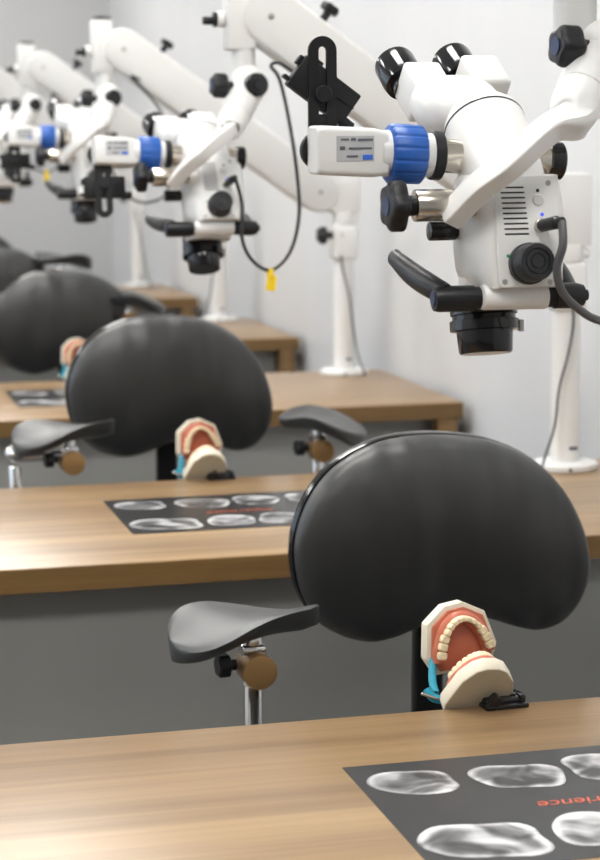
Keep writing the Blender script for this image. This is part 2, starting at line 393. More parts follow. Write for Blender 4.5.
# ------------------------------------------------------------------ dental models
TOOTHB = {}
def arch_pts(n=14, w=0.024, l=0.036):
    out = []
    for i in range(n):
        s = -1 + 2*(i+0.5)/n
        a = s*1.22
        x = w*math.sin(a)*1.18/ math.sin(1.22); y = l*(math.cos(a)-math.cos(1.22))/(1-math.cos(1.22))
        tx = w*math.cos(a)*1.18/math.sin(1.22); ty = -l*math.sin(a)/(1-math.cos(1.22))
        out.append((x, y, math.atan2(ty, tx), abs(s)))
    return out
def half_jaw(t, name, M, label):
    """plaster base in local XY, apex of the arch at +y, teeth towards +z"""
    poly = [(-0.030, -0.030), (0.030, -0.030), (0.038, -0.012), (0.031, 0.022), (0.010, 0.036), (-0.010, 0.036), (-0.031, 0.022), (-0.038, -0.012)]
    if name == 'lower_jaw': poly = [(-0.038, -0.032), (0.038, -0.032), (0.040, -0.022), (0.030, 0.014), (0.018, 0.029), (0.007, 0.034), (-0.007, 0.034), (-0.018, 0.029), (-0.030, 0.014), (-0.040, -0.022)]
    b = obj(name, prism(poly, (0, 0, -0.021), (1, 0, 0), (0, 1, 0), (0, 0, 1), 0.017, 0.0012), 'plaster', t, M, label=label)
    if name == 'lower_jaw': obj('base_underside', prism([(p[0]*0.97, p[1]*0.97) for p in poly], (0, 0, -0.0216), (1, 0, 0), (0, 1, 0), (0, 0, 1), 0.0012), 'base_grey', b, M, label='grey underside')  # thin underside plate, greyer than the plaster of the base
    # gum: palate plate plus U-shaped ridge
    gp = [(p[0]*0.88, p[1]*0.88) for p in poly]
    g = prism(gp, (0, 0, -0.004), (1, 0, 0), (0, 1, 0), (0, 0, 1), 0.004, 0.001)
    A = arch_pts(20, 0.0225, 0.036)
    path = [V(x, y-0.013, 0.001) for x, y, a, s in A]
    path = [path[0]+V(0, -0.006, 0)] + path + [path[-1]+V(0, -0.006, 0)]
    ridge = sweep(path, [(0.0065*math.cos(2*PI*i/12), 0.0070*math.sin(2*PI*i/12)) for i in range(12)], hint=(0, 0, 1))
    obj('gum', join(g, ridge), 'gum', b, M)
    for i, (x, y, a, s) in enumerate(arch_pts(14, 0.0225, 0.036)):
        mol = s > 0.55
        sx, sy, sz = (0.0042, 0.0046, 0.0055) if mol else (0.0036, 0.0030, 0.0065)
        bm = ell((0, 0, 0), (sx, sy, sz), e=0.55, u=12, v=8)
        if mol:
            for q in bm.verts:
                if q.co.z > sz*0.8: q.co.z -= 0.0014*math.exp(-(q.co.x**2+q.co.y**2)/(0.002**2))
        T = Matrix.Translation((x, y-0.013, 0.0085)) @ Matrix.Rotation(a, 4, 'Z')
        obj('tooth', bm, 'tooth_ivory', b, M @ T)
    return b
def dental_model(k, dx, dy, lab, rz=0.0):
    t = thing('dental_model', lab, 'dental model', (dx, k*S + dy, DZ), rz, 'dental models clamped to the desks')
    # lower jaw in front: its underside towards -Y, apex up; upper jaw behind, teeth towards -Y
    lo = Matrix.Translation((0.006, 0.000, 0.031)) @ Matrix.Rotation(math.radians(5), 4, 'Y') @ Matrix(((-1, 0, 0, 0), (0, 0, 1, 0), (0, 1, 0, 0), (0, 0, 0, 1))) @ Matrix.Rotation(math.radians(-32), 4, 'X')
    half_jaw(t, 'lower_jaw', lo, 'cream plaster lower jaw')
    uj = Matrix.Translation((0.010, 0.060, 0.057)) @ Matrix.Rotation(math.radians(-9), 4, 'Y') @ Matrix(((1, 0, 0, 0), (0, 0, -1, 0), (0, 1, 0, 0), (0, 0, 0, 1))) @ Matrix.Rotation(math.radians(-4), 4, 'X') @ Matrix.Scale(1.12, 4)
    half_jaw(t, 'upper_jaw', uj, 'upper jaw with pink gum and teeth')
    # blue hinge
    h = tube([(-0.020, 0.066, 0.040), (-0.024, 0.060, 0.030), (-0.028, 0.050, 0.016), (-0.030, 0.036, 0.006)], 0.0045, 6, 10)
    h = join(h, tube([(-0.040, 0.036, 0.012), (-0.036, 0.030, 0.004), (-0.026, 0.026, 0.0015), (-0.010, 0.024, 0.002)], 0.0048, 6, 10))
    hh = obj('hinge', h, 'hinge_blue', t, label='blue plastic hinge')
    obj('pin', cyl((-0.050, 0.028, 0.010), (-0.030, 0.024, 0.002), 0.0018, bev=0.0005, seg=10), 'steel', hh)
    # black clamp gripping the desk edge
    c = sweep(smooth_path([(0.012, -0.029, 0.006), (0.014, -0.014, 0.008), (0.018, -0.006, 0.009), (0.030, -0.004, 0.0085), (0.045, -0.010, 0.008)], 6), rrect(0.010, 0.0045, 0.003), hint=(0, 1, 0))
    c = join(c, box((0.028, -0.012, 0.0028), (0.050, 0.034, 0.0056), 0.0015), box((0.028, -0.010, 0.0075), (0.046, 0.024, 0.008), 0.003), box((0.048, -0.014, 0.008), (0.007, 0.020, 0.011), 0.002))
    obj('clamp', c, 'black_gloss', t, label='black plastic clamp')
    return t
DMX, DMY = -0.668, 0.082
dental_model(-1, DMX, DMY, 'open dental model with crisp ivory teeth, clamped to fifth desk from back wall', 0.06)
dental_model(0, -0.657, DMY-0.004, 'open dental model clamped to the fourth desk from back wall', 0.05)
dental_model(1, -0.660, DMY-0.004, 'open dental model clamped to the third desk from back wall', 0.05)

# ------------------------------------------------------------------ stools with backrest and arm pads
BO = [(445, 434), (412, 435), (380, 441), (350, 455), (325, 475), (306, 503), (295, 535), (294, 565), (300, 592), (314, 615), (335, 632), (362, 640), (388, 636), (412, 626), (436, 617), (460, 613), (484, 616), (510, 624), (534, 628), (558, 620), (576, 600), (586, 572), (584, 540), (572, 507), (552, 477), (524, 454), (486, 439)]
CH_X, CH_Y = -0.545, -0.93
def backrest_outline():
    pts = []
    for q in BO:
        p = at(*q, CH_Y)
        for _ in range(4): p = at(*q, CH_Y - 0.95*(p.x-CH_X)**2 - 0.10*(p.z-DZ-0.09))
        pts.append(V(p.x - CH_X, p.z - DZ, 0))
    loop = pts + [pts[0]]
    ext = [pts[-1]] + loop + [pts[1]]
    out = []
    for i in range(1, len(ext)-2):
        p0, p1, p2, p3 = ext[i-1:i+3]
        for j in range(3):
            t = j/3; out.append(0.5*((2*p1) + (p2-p0)*t + (2*p0-5*p1+4*p2-p3)*t*t + (3*p1-p0-3*p2+p3)*t**3))
    return out
def wrap(x, z, y): return V(x, y - 0.95*x*x - 0.10*(z-0.09), z)
def cushion(scale, prof):
    """prof: list of (inset factor, y) from back to front"""
    O = backrest_outline(); c = V(0.0, 0.095, 0); bm = bmesh.new(); rings = []
    for s, y in prof:
        ring = []
        for p in O:
            q = c + (p-c)*(s*scale); ring.append(bm.verts.new(wrap(q.x, q.y, y)))
        rings.append(ring)
    n = len(O)
    for a, b in zip(rings, rings[1:]):
        for i in range(n): bm.faces.new((a[i], a[(i+1) % n], b[(i+1) % n], b[i]))
    bm.faces.new(list(reversed(rings[0]))); bm.faces.new(rings[-1])
    bmesh.ops.recalc_face_normals(bm, faces=bm.faces)
    return bm
def pad_mesh(mir=1.0):
    """curved arm pad: x along its length (0 outer round end .. 0.19), y depth, z up"""
    bm = bmesh.new(); NU, NV = 30, 12; top = []; bot = []
    def ctr(u):
        x = 0.19*u
        z = 0.012*math.sin(PI*min(1, u*1.15)) + 0.018*u*u - 0.006
        w = 0.060*math.sqrt(max(0.0, 1-(max(0.0, 0.30-u)/0.30)**2.3)) * (1 - 0.36*max(0, (u-0.35)/0.65)) * math.sqrt(max(0.0, 1-(max(0.0, u-0.86)/0.14)**2.3)) + 0.0015
        tilt = 0.28*math.cos(u*2.9) if u < 0.95 else -0.26
        return x, z, w, tilt
    for iu in range(NU+1):
        u = 0.5-0.5*math.cos(PI*iu/NU); u2 = u; x, z, w, tl = ctr(u2); a = []; b = []
        for iv in range(NV+1):
            v = -1 + 2*iv/NV
            zz = z + tl*w*v + 0.008*v*v*(w/0.06)
            e = (1-abs(v)**4)
            a.append(bm.verts.new((x, w*v, zz + 0.005*e))); b.append(bm.verts.new((x, w*v*0.97, zz - 0.016*e - 0.005)))
        top.append(a); bot.append(b)
    for iu in range(NU):
        for iv in range(NV):
            bm.faces.new((top[iu][iv], top[iu+1][iv], top[iu+1][iv+1], top[iu][iv+1]))
            bm.faces.new((bot[iu][iv], bot[iu][iv+1], bot[iu+1][iv+1], bot[iu+1][iv]))
        for iv in (0, NV): bm.faces.new((top[iu][iv], bot[iu][iv], bot[iu+1][iv], top[iu+1][iv]))
    for iu in (0, NU):
        for iv in range(NV): bm.faces.new((top[iu][iv], top[iu][iv+1], bot[iu][iv+1], bot[iu][iv]))
    bmesh.ops.recalc_face_normals(bm, faces=bm.faces)
    return bm
MESHC = {}
def cached(key, fn, name, m, parent, label=None):
    if key not in MESHC:
        o = obj(name, fn(), m, parent, ang=0.9); MESHC[key] = o.data
    else:
        o = bpy.data.objects.new(name, MESHC[key]); C.objects.link(o); o.parent = parent
    if label: o['label'] = label
    return o
def arm(t, side, px, py, pz, yaw, post_dx=0.0):
    """one arm rest; (px, py, pz) the swivel joint under the pad in chair coordinates"""
    a = obj('arm_post', cyl((px+post_dx, py, -0.30), (px+post_dx, py, pz-0.012), 0.0118, bev=0.001, seg=20), 'chrome', t)
    if post_dx: obj('post_cap', ell((px+post_dx, py, pz+0.012), (0.018, 0.018, 0.016)), 'chrome', a)
    obj('arm_bracket', tube([(px+post_dx, py, -0.30), (px+post_dx*0.6, py+0.02, -0.33), (px*0.5, 0.02, -0.34), (0, 0.0, -0.335)], 0.011, 6, 12), 'black_matte', t)
    j = obj('swivel_joint', join(cyl((px, py, pz-0.02), (px, py, pz+0.036), 0.0125, bev=0.001, seg=20), box((px, py, pz+0.010), (0.030, 0.03, 0.022), 0.004), cyl((px+post_dx, py+0.004, pz+0.004), (px, py+0.004, pz+0.004), 0.009, seg=16) if post_dx else cyl((px, py, pz-0.03), (px, py, pz), 0.014, seg=16)), 'chrome', t)
    obj('bronze_cap', cyl((px+0.001, py-0.040, pz-0.006), (px, py+0.008, pz-0.006), 0.0215, bev=0.0015, seg=32), 'bronze', j)
    kx = -1
    k_ = lat((px-0.024, py-0.012, pz+0.0), (-1, -0.1, 0), [(0, 0.007), (0.008, 0.007), (0.0085, 0.013), (0.010, 0.0145), (0.022, 0.0145), (0.024, 0.012)], 30, lobes=6, depth=0.06)
    obj('knob', k_, 'black_plastic', j)
    p = cached('pad', pad_mesh, 'arm_pad', 'pad_leather', t)
    ox = 0.105
    M = Matrix.Translation((px, py, pz+0.042)) @ Matrix.Rotation(yaw, 4, 'Z') @ Matrix.Rotation(math.radians(-3), 4, 'Y') @ Matrix.Translation((-ox, 0, 0))
    p.matrix_basis = M
    return p
def stool(x, y, rz, lab, arms, dz=0.0, sx=1.0):
    t = thing('operator_stool', lab, 'stool', (x, y, 0), rz, 'black operator stools behind the desks')
    z0 = DZ + dz
    t.location.z = 0
    fr = [(0.10, 0.022), (0.55, 0.024), (0.90, 0.020), (0.985, 0.008), (1.0, -0.006), (0.985, -0.020), (0.95, -0.029), (0.88, -0.038), (0.76, -0.049), (0.60, -0.060), (0.42, -0.068), (0.25, -0.0725), (0.10, -0.0745)]
    b = cached('cushion', lambda: cushion(1.0, fr), 'backrest', 'black_leather', t); b.location.z = z0
    s = cached('shell', lambda: cushion(1.008, [(0.10, 0.036), (0.6, 0.037), (0.93, 0.033), (1.0, 0.024), (1.004, 0.014), (0.99, 0.008), (0.5, 0.008)]), 'back_shell', 'black_gloss', t); s.location.z = z0
    def post(): return sweep(smooth_path([(0.0, 0.045, 0.10), (0.0, 0.050, -0.02), (0.0, 0.055, -0.18), (0.0, 0.03, -0.30), (0.0, -0.06, -0.33), (0.0, -0.16, -0.335)], 8), rrect(0.010, 0.021, 0.006), hint=(0, 1, 0))
    p = cached('bpost', post, 'back_post', 'black_matte', t); p.location.z = z0
    def seat():
        bm = ell((0, -0.20, -0.235), (0.19, 0.17, 0.055), e=0.8, u=32, v=16)
        for q in bm.verts:
            if q.co.z > -0.235: q.co.z -= 0.035*math.exp(-(q.co.x/0.06)**2) * (0.5 + 0.5*math.tanh((q.co.y+0.2)*8)) - 0.02*math.exp(-((q.co.y+0.05)/0.06)**2)
        return bm
    p = cached('seat', seat, 'seat', 'black_leather', t); p.location.z = z0
    p = cached('plate', lambda: box((0, -0.19, -0.305), (0.20, 0.22, 0.03), 0.006), 'seat_plate', 'black_matte', t); p.location.z = z0
    for i, a in enumerate(arms):
        before = set(C.objects); arm(t, *a)
        for o in set(C.objects) - before:
            if o.parent == t:
                if o.name.startswith('arm_pad'): o.matrix_basis = Matrix.Translation((0, 0, z0)) @ o.matrix_basis
                else: o.location.z += z0
    obj('gas_lift', lat((0, -0.19, 0.06), (0, 0, 1), [(0, 0.026), (0.14, 0.026), (0.141, 0.016), (z0-0.32-0.06, 0.016)], 24), 'chrome', t)
    obj('base_hub', lat((0, -0.19, 0.055), (0, 0, 1), [(0, 0.035), (0.02, 0.042), (0.05, 0.034)], 24), 'black_plastic', t)
    for i in range(5):
        a = 2*PI*i/5 + 0.3; d = V(math.cos(a), math.sin(a), 0); c0 = V(0, -0.19, 0)
        l = obj('base_leg', sweep([c0 + d*0.02 + V(0, 0, 0.085), c0 + d*0.15 + V(0, 0, 0.082), c0 + d*0.27 + V(0, 0, 0.066)], rrect(0.014, 0.010, 0.005), scales=[1.1, 0.95, 0.8], hint=(0, 0, 1)), 'black_plastic', t)
        n = V(-d.y, d.x, 0); e = c0 + d*0.27 + V(0, 0, 0.025)
        obj('caster', join(cyl(e - n*0.022, e - n*0.004, 0.025, bev=0.004, seg=20), cyl(e + n*0.004, e + n*0.022, 0.025, bev=0.004, seg=20), cyl(e, e + V(0, 0, 0.035), 0.006, seg=10)), 'black_plastic', l)
    return t
# stool(x, y, turn, label, arms: (side, joint x, y, z, pad yaw, post offset))
stool(CH_X, CH_Y, 0.0, 'black leather stool at the fifth desk from back wall, bronze-capped arm pad beside it',
      [('r', -0.286, -0.13, -0.030, 0.10), ('l', 0.30, -0.13, -0.030, PI-0.5)])
stool(-0.642, 0.45, 0.03, 'black leather stool at fourth desk from back wall, both arm pads showing',
      [('r', -0.240, -0.22, -0.010, 0.15, -0.10), ('l', 0.250, -0.16, -0.022, PI-1.15)], dz=0.036)
stool(-0.632, 1.97, 0.02, 'black leather stool at the third desk from back wall',
      [('r', -0.29, -0.10, 0.0, 0.2), ('l', 0.155, -0.05, 0.098, PI-0.8)], dz=0.022)
stool(-0.66, 3.42, 0.0, 'black leather stool at the second desk from back wall',
      [('r', -0.29, -0.10, 0.02, 0.2), ('l', 0.20, -0.06, 0.135, PI+0.05)], dz=0.005)
stool(-0.60, 4.95, 0.0, 'black leather stool closest to the back wall',
      [('r', -0.29, -0.10, 0.0, 0.2), ('l', 0.27, -0.05, 0.0, PI)], dz=-0.01)

# ------------------------------------------------------------------ microscopes
def star(p, axis, R, h, lobes=5, neck=0.0):
    """grip knob: p at the foot of its neck, axis outwards"""
    prof = []
    if neck: prof += [(0, R*0.42), (neck, R*0.45)]
    prof += [(neck+0.0005, R*0.80), (neck+h*0.12, R*0.95), (neck+h*0.25, R), (neck+h*0.80, R), (neck+h*0.93, R*0.93), (neck+h, R*0.80)]
    x, y, z = frame(axis); p = Vector(p); bm = bmesh.new(); rings = []; seg = 40
    for t, r in prof:
        lob = 0.11 if r > R*0.6 else 0.0
        rings.append([bm.verts.new(p + z*t + (x*math.cos(2*PI*i/seg) + y*math.sin(2*PI*i/seg))*r*(1+lob*math.cos(lobes*2*PI*i/seg))) for i in range(seg)])
    for a, b in zip(rings, rings[1:]):
        for i in range(seg): bm.faces.new((a[i], a[(i+1) % seg], b[(i+1) % seg], b[i]))
    bm.faces.new(list(reversed(rings[0]))); bm.faces.new(rings[-1])
    bmesh.ops.recalc_face_normals(bm, faces=bm.faces)
    return bm
def stadium(A, B, r, y0, y1, bev):
    A = V(*A); B = V(*B); d = (B-A).normalized(); n = V(-d.y, d.x); poly = []
    for i in range(17):
        a = PI/2 + PI*i/16; poly.append(A + (d*math.cos(a) + n*math.sin(a))*r)
    for i in range(17):
        a = -PI/2 + PI*i/16; poly.append(B + (d*math.cos(a) + n*math.sin(a))*r)
    bm = bmesh.new()
    def ring(y, s):
        out = []
        for i, p in enumerate(poly):
            c = A if i < 17 else B; q = c + (p-c)*((r-s)/r); out.append(bm.verts.new((q.x, y, q.y)))
        return out
    R_ = [ring(y0, bev), ring(y0+bev*0.3, bev*0.3), ring(y0+bev, 0), ring(y1-bev, 0), ring(y1-bev*0.3, bev*0.3), ring(y1, bev)]
    n_ = len(poly)
    for a, b in zip(R_, R_[1:]):
        for i in range(n_): bm.faces.new((a[i], a[(i+1) % n_], b[(i+1) % n_], b[i]))
    bm.faces.new(R_[0]); bm.faces.new(list(reversed(R_[-1])))
    bmesh.ops.recalc_face_normals(bm, faces=bm.faces)
    return bm
def loft(rings):
    bm = bmesh.new(); R_ = [[bm.verts.new(p) for p in r] for r in rings]; n = len(R_[0])
    for a, b in zip(R_, R_[1:]):
        for i in range(n): bm.faces.new((a[i], a[(i+1) % n], b[(i+1) % n], b[i]))
    bm.faces.new(R_[0]); bm.faces.new(list(reversed(R_[-1])))
    bmesh.ops.recalc_face_normals(bm, faces=bm.faces)
    return bm

A2, B2 = (-0.065, 0.458), (-0.551, 0.805)
PIV = V(-0.73, -0.03, 0.537)          # tilt axis of the head (runs along X)
def microscope(k, lab, tilt=0.0, bracket_up=False, dpos=(0, 0, 0), cable='black', cable_pts=None, tag_at=None, tubedx=0.0, swing=0.0, col_cable=1):
    t = thing('dental_microscope', lab, 'microscope', (0, k*S, DZ), 0, 'white dental microscopes on columns')
    WE, BP = 'white_enamel', 'black_plastic'
    # --- column
    b = obj('base_plate', lat((0, 0, 0), (0, 0, 1), [(0, 0.058), (0.002, 0.060), (0.010, 0.060), (0.013, 0.057), (0.015, 0.040)], 40), WE, t)
    obj('screw', cyl((-0.012, -0.0612, 0.006), (-0.012, -0.058, 0.006), 0.003, seg=10), 'slot_black', b)
    c = obj('column', cyl((0, 0, 0.013), (0, 0, 0.292), 0.0265, 0.0255, seg=32), WE, t)
    obj('column_label', box((0.006, -0.0262, 0.040), (0.016, 0.0012, 0.006)), 'label_ink', c)
    hs = obj('column_housing', box((0, 0, 0.3325), (0.062, 0.06, 0.089), 0.010, seg=3), WE, t)
    obj('screw', cyl((-0.012, -0.0315, 0.352), (-0.012, -0.029, 0.352), 0.0035, seg=10), 'screw_metal', hs)
    obj('column_cap', join(cyl((0, 0, 0.377), (0, 0, 0.408), 0.029, bev=0.002), ell((0.031, -0.01, 0.392), (0.010, 0.010, 0.010))), WE, t)
    obj('column_knob', star((-0.031, -0.006, 0.351), (-1, -0.25, 0), 0.021, 0.018, neck=0.018), BP, t)
    obj('arm_bracket', box((0.000, 0, 0.470), (0.076, 0.050, 0.130), 0.006), WE, t)
    # --- spring arm
    sa = obj('spring_arm', stadium(A2, B2, 0.050, -0.026, 0.026, 0.006), WE, t)
    sc = stadium(A2, B2, 0.046, -0.0285, 0.0285, 0.002)
    obj('arm_cover', sc, 'grey_enamel', sa)
    for q in (A2, B2): obj('pivot_screw', cyl((q[0], -0.0305, q[1]), (q[0], -0.027, q[1]), 0.0055, bev=0.001, seg=16), 'screw_metal', sa)
    d = (V(B2[0], 0, B2[1]) - V(A2[0], 0, A2[1])).normalized(); n = V(-d.z, 0, d.x)*-1
    if n.z < 0: n = -n
    mid = V(A2[0], 0.0, A2[1]) + d*0.515
    obj('tension_knob', star(mid + n*0.049, n, 0.016, 0.014, neck=0.020), BP, sa)
    # --- elbow
    e = obj('elbow_block', box((-0.600, 0, 0.812), (0.050, 0.046, 0.126), 0.005), WE, t)
    obj('elbow_cap', cyl((-0.597, 0, 0.875), (-0.597, 0, 0.883), 0.021, bev=0.002), 'black_matte', e)
    obj('elbow_boss', cyl((-0.627, -0.004, 0.800), (-0.640, -0.004, 0.800), 0.014, bev=0.002), WE, e)
    obj('elbow_knob', join(cyl((-0.640, -0.004, 0.800), (-0.646, -0.004, 0.800), 0.013, bev=0.001), cyl((-0.645, -0.004, 0.798), (-0.664, -0.004, 0.798), 0.007, bev=0.001)), BP, e)
    obj('post', cyl((-0.594, 0, 0.69), (-0.594, 0, 0.752), 0.0215), 'grey_enamel', t)
    # --- friction joint and tube
    J = V(-0.588 if k >= 0 else -0.570, -0.012, 0.690)
    TE = H(576, 106, -0.06) + V(tubedx, 0, tubedx*0.4) + V(*dpos)*0.5
    jn = obj('joint', ell(J, (0.030, 0.032, 0.034), e=0.85), WE, t)
    obj('joint_cap', lat(J + V(0.004, -0.030, 0.0), (0.12, -1, 0), [(0, 0.020), (0.006, 0.0205), (0.014, 0.020), (0.016, 0.016), (0.0161, 0.009), (0.020, 0.008)], 28), 'black_gloss', jn)
    kp = H(588, 48, -0.03) + V(-0.028 if k >= 0 else 0.0, 0, -0.008 if k >= 0 else 0.0)
    ks = obj('joint_knob', star(kp, (-1, -0.12, 0.05), 0.0195, 0.026, neck=0.010), BP, t)
    tip = kp + V(-1, -0.12, 0.05).normalized()*0.0362
    obj('badge', cyl(tip - V(0.0003, 0, 0), tip + V(-0.0012, -0.0001, 0), 0.009, seg=20), 'blue_badge', ks)
    obj('knob_stem', cyl(kp + V(0.034, 0.003, 0), kp, 0.005, seg=12), 'steel', ks)
    obj('joint_tube', cyl(J + V(0.004, 0, 0.004), J + (TE-J)*0.78, 0.0290, 0.0275, bev=0.0025), WE, t)
    if k == -1: 
        wl = J + (TE-J)*0.30 + V(-0.006, -0.0285, 0)
        obj('warning_sticker', prism([(-0.004, -0.003), (0.004, -0.003), (0, 0.004)], wl, (1, 0, 0), (0, 0, 1), (0, -1, 0), 0.0008), 'tag_yellow', t)
    # --- curved arm that carries the head
    yp = [J + (TE-J)*0.45, TE, TE + V(-0.010, -0.016, -0.014)] + [q + V(*dpos) for q in (H(553, 127, -0.086), H(535, 141, -0.090), H(508, 166, -0.088), H(480, 187, -0.068), H(458, 209, -0.046), H(449, 217, -0.038))]
    path = smooth_path(yp, 7); nn = len(path)
    ca, sa_ = math.cos(0.75), math.sin(0.75)
    rec = [(x*ca - y*sa_, x*sa_ + y*ca) for x, y in rrect(0.0105, 0.0118, 0.0020)]; cc = circ(0.0262, 20)
    hx = V(0, 1, 0); rings = []
    for i, p in enumerate(path):
        tt = (path[min(i+1, nn-1)] - path[max(i-1, 0)]).normalized()
        x_ = (hx - tt*hx.dot(tt)).normalized(); y_ = tt.cross(x_); hx = x_
        f = min(1.0, max(0.0, (i-5)/20.0)); f = f*f*(3-2*f)
        rings.append([p + x_*(c0[0]*(1-f) + c1[0]*f) + y_*(c0[1]*(1-f) + c1[1]*f) for c0, c1 in zip(cc, rec)])
    obj('curved_arm', loft(rings), WE, t, ang=0.7)
    # --- tilt collar and knob (axis along X)
    cl = H(455, 205, PIV.y) + V(*dpos)
    obj('tilt_collar', join(cyl(cl + V(-0.042, 0, 0), cl + V(0.002, 0, 0), 0.0158, bev=0.001), cyl(cl, cl + V(0.02, 0, 0), 0.012)), 'steel', t)
    tk = obj('tilt_knob', star(cl + V(-0.042, 0, 0), (-1, -0.05, 0), 0.0235, 0.019, neck=0.010), BP, t)
    obj('badge', cyl(cl + V(-0.0705, -0.0014, 0), cl + V(-0.0720, -0.0015, 0), 0.0095, seg=20), 'blue_badge', tk)
    # --- head: everything below turns about the tilt axis
    M = Matrix.Translation(V(*dpos)) @ Matrix.Translation(PIV) @ Matrix.Rotation(tilt, 4, 'X') @ Matrix.Translation(-PIV)
    def O(name, bm, m, par=None, ang=0.6, label=None): return obj(name, bm, m, par or t, M, ang, label)
    # body: loft of plan outlines; front face is the flat panel
    TL, TR, BL, BR = H(494, 176, -0.052), H(556, 178, -0.052), H(501, 289, -0.070), H(561, 288, -0.070)
    xl, xr = (TL.x+BL.x)/2, (TR.x+BR.x)/2; zt, zb = TL.z, BL.z
    rings = []
    for f, wd, sy in ((0.0, 0.84, 0.90), (0.03, 0.89, 0.95), (0.12, 0.95, 1.0), (0.35, 1.0, 1.0), (0.7, 1.0, 1.0), (0.94, 0.97, 1.0), (1.0, 0.90, 0.95)):
        z = zb + (zt-zb)*f; yf = -0.066 + 0.018*f; xc = (xl+xr)/2; hw = (xr-xl)/2; xs = hw + 0.021*wd
        rings.append([V(xc+hw*min(1, 0.9+f*2), yf, z), V(xc+hw+0.005, yf+0.004, z), V(xc+xs*wd, yf+0.035, z), V(xc+xs*wd, 0.010, z), V(xc+xs*0.85*wd, 0.038*sy, z), V(xc+hw*0.7, 0.055*sy, z),
                      V(xc-hw*0.7, 0.055*sy, z), V(xc-xs*0.85*wd, 0.038*sy, z), V(xc-xs*wd, 0.010, z), V(xc-xs*wd, yf+0.035, z), V(xc-hw-0.005, yf+0.004, z), V(xc-hw*min(1, 0.9+f*2), yf, z)])
    body = O('head_body', loft(rings), WE, ang=0.75)
    # front panel plate with rounded corners
    ex = V(1, 0, 0); ez = (V((TL.x+TR.x)/2, -0.048, zt) - V((TL.x+TR.x)/2, -0.066, zb)).normalized(); ey = ez.cross(ex)*-1
    if ey.y > 0: ey = -ey
    pc = V((xl+xr)/2, -0.057, (zt+zb)/2); pw = (xr-xl)/2 + 0.001; ph = (zt-zb)/2
    rr = rrect(pw, ph, 0.006, 5)
    pan = O('front_panel', prism(rr, pc, ex, ez, ey, 0.005, 0.001), WE)
    def on(px, py, out=0.005):
        """pixel -> point on the panel plane"""
        p = H(px, py, -0.06)
        for _ in range(3):
            yy = (pc + ey*out + ez*((p.z-pc.z)/ez.z)).y; p = H(px, py, yy)
        return p
    def rotm():  # panel frame as 3x3 rotation (x, z', -y')
        return Matrix((ex, ez, ex.cross(ez))).transposed()
    RP = rotm()
    for i in range(10):
        a = on(501+0.55*i-1.0, 187.5+5.17*i); c_ = on(523.5+0.62*i, 187.5+5.17*i)
        O('vent_slot', box((a+c_)/2, (abs(c_.x-a.x), 0.0016, 0.0010), rot=RP), 'slot_black', pan)
    for q in ((548, 183), (505, 282), (550, 282)):
        p = on(*q); O('panel_screw', cyl(p - ey*0.0008, p + ey*0.0004, 0.0028, seg=14), 'screw_metal', pan)
    p = on(538, 200); O('push_button', lat(p - ey*0.001, ey, [(0, 0.0062), (0.0018, 0.006), (0.0026, 0.005)], 24), 'grey_enamel', pan)
    p = on(537.5, 190.5); O('sensor_hole', cyl(p - ey*0.001, p + ey*0.0004, 0.0018, seg=12), 'slot_black', pan)
    p = on(542, 214.5); O('indicator', cyl(p - ey*0.001, p + ey*0.0006, 0.0019, seg=12), 'led_blue', pan, label='blue indicator light')
    p = on(508, 256); O('indicator', cyl(p - ey*0.001, p + ey*0.0006, 0.0018, seg=12), 'led_green', pan, label='green dot')
    p = on(528, 264)
    dial = O('dial', lat(p - ey*0.001, ey, [(0, 0.0205), (0.008, 0.0205), (0.009, 0.019), (0.026, 0.0185), (0.0285, 0.017), (0.0286, 0.013), (0.0270, 0.0128), (0.0270, 0.0115), (0.0286, 0.0113), (0.0286, 0.008), (0.0270, 0.0078), (0.0270, 0.0062), (0.0286, 0.006)], 36), 'dark_grey_plastic', pan)
    p = on(540.5, 226)
    O('socket', cyl(p - ey*0.001, p + ey*0.006, 0.0070, bev=0.001, seg=20), 'steel', pan)
    plug = O('plug', lat(p + ey*0.005, ey + V(0.25, 0, 0), [(0, 0.0062), (0.024, 0.0066), (0.026, 0.0050), (0.034, 0.0042)], 20), 'dark_grey_plastic', pan)
    plug_end = M @ (p + ey*0.005 + (ey + V(0.25, 0, 0)).normalized()*0.033)
    # --- lower ring, hubs, grips
    xc = -0.674; hy = -0.042; hz = H(514, 297, hy).z
    ring = O('lower_ring', lat((xc, hy+0.045, hz-0.013), (0, 0, 1), [(0, 0.038), (0.003, 0.0395), (0.020, 0.0395), (0.030, 0.038)], 40), WE)
    O('handle_bar', cyl((xc-0.034, hy-0.006, hz+0.001), (xc+0.034, hy-0.006, hz+0.000), 0.0125, bev=0.002), WE)
    for s in (-1, 1):
        xa = H(485, 294, hy).x if s < 0 else H(542, 296, hy).x
        hub = O('handle_hub', lat((xa, hy, hz), (s, 0, 0), [(0, 0.0108), (0.012, 0.0112), (0.0125, 0.0128), (0.034, 0.0130), (0.043, 0.0108), (0.0435, 0.006), (0.048, 0.0055)] if s > 0 else [(0, 0.0108), (0.012, 0.0112), (0.0125, 0.0128), (0.048, 0.0130), (0.053, 0.0118), (0.0535, 0.009)], 28), BP)
        xo = xa + s*(0.042 if s < 0 else 0.030)
        if s < 0:
            gp = [H(446, 294, hy), H(432, 287, hy+0.020), H(415, 276, hy+0.055), H(401, 264, hy+0.085), H(394, 257, hy+0.105)]
        else:
            gp = [V(xo, hy, hz), V(xo+0.004, hy+0.022, hz+0.008), V(xo+0.006, hy+0.055, hz+0.022), V(xo+0.004, hy+0.085, hz+0.032), V(xo+0.002, hy+0.105, hz+0.038)]
        gpath = smooth_path(gp, 6); m_ = len(gpath)
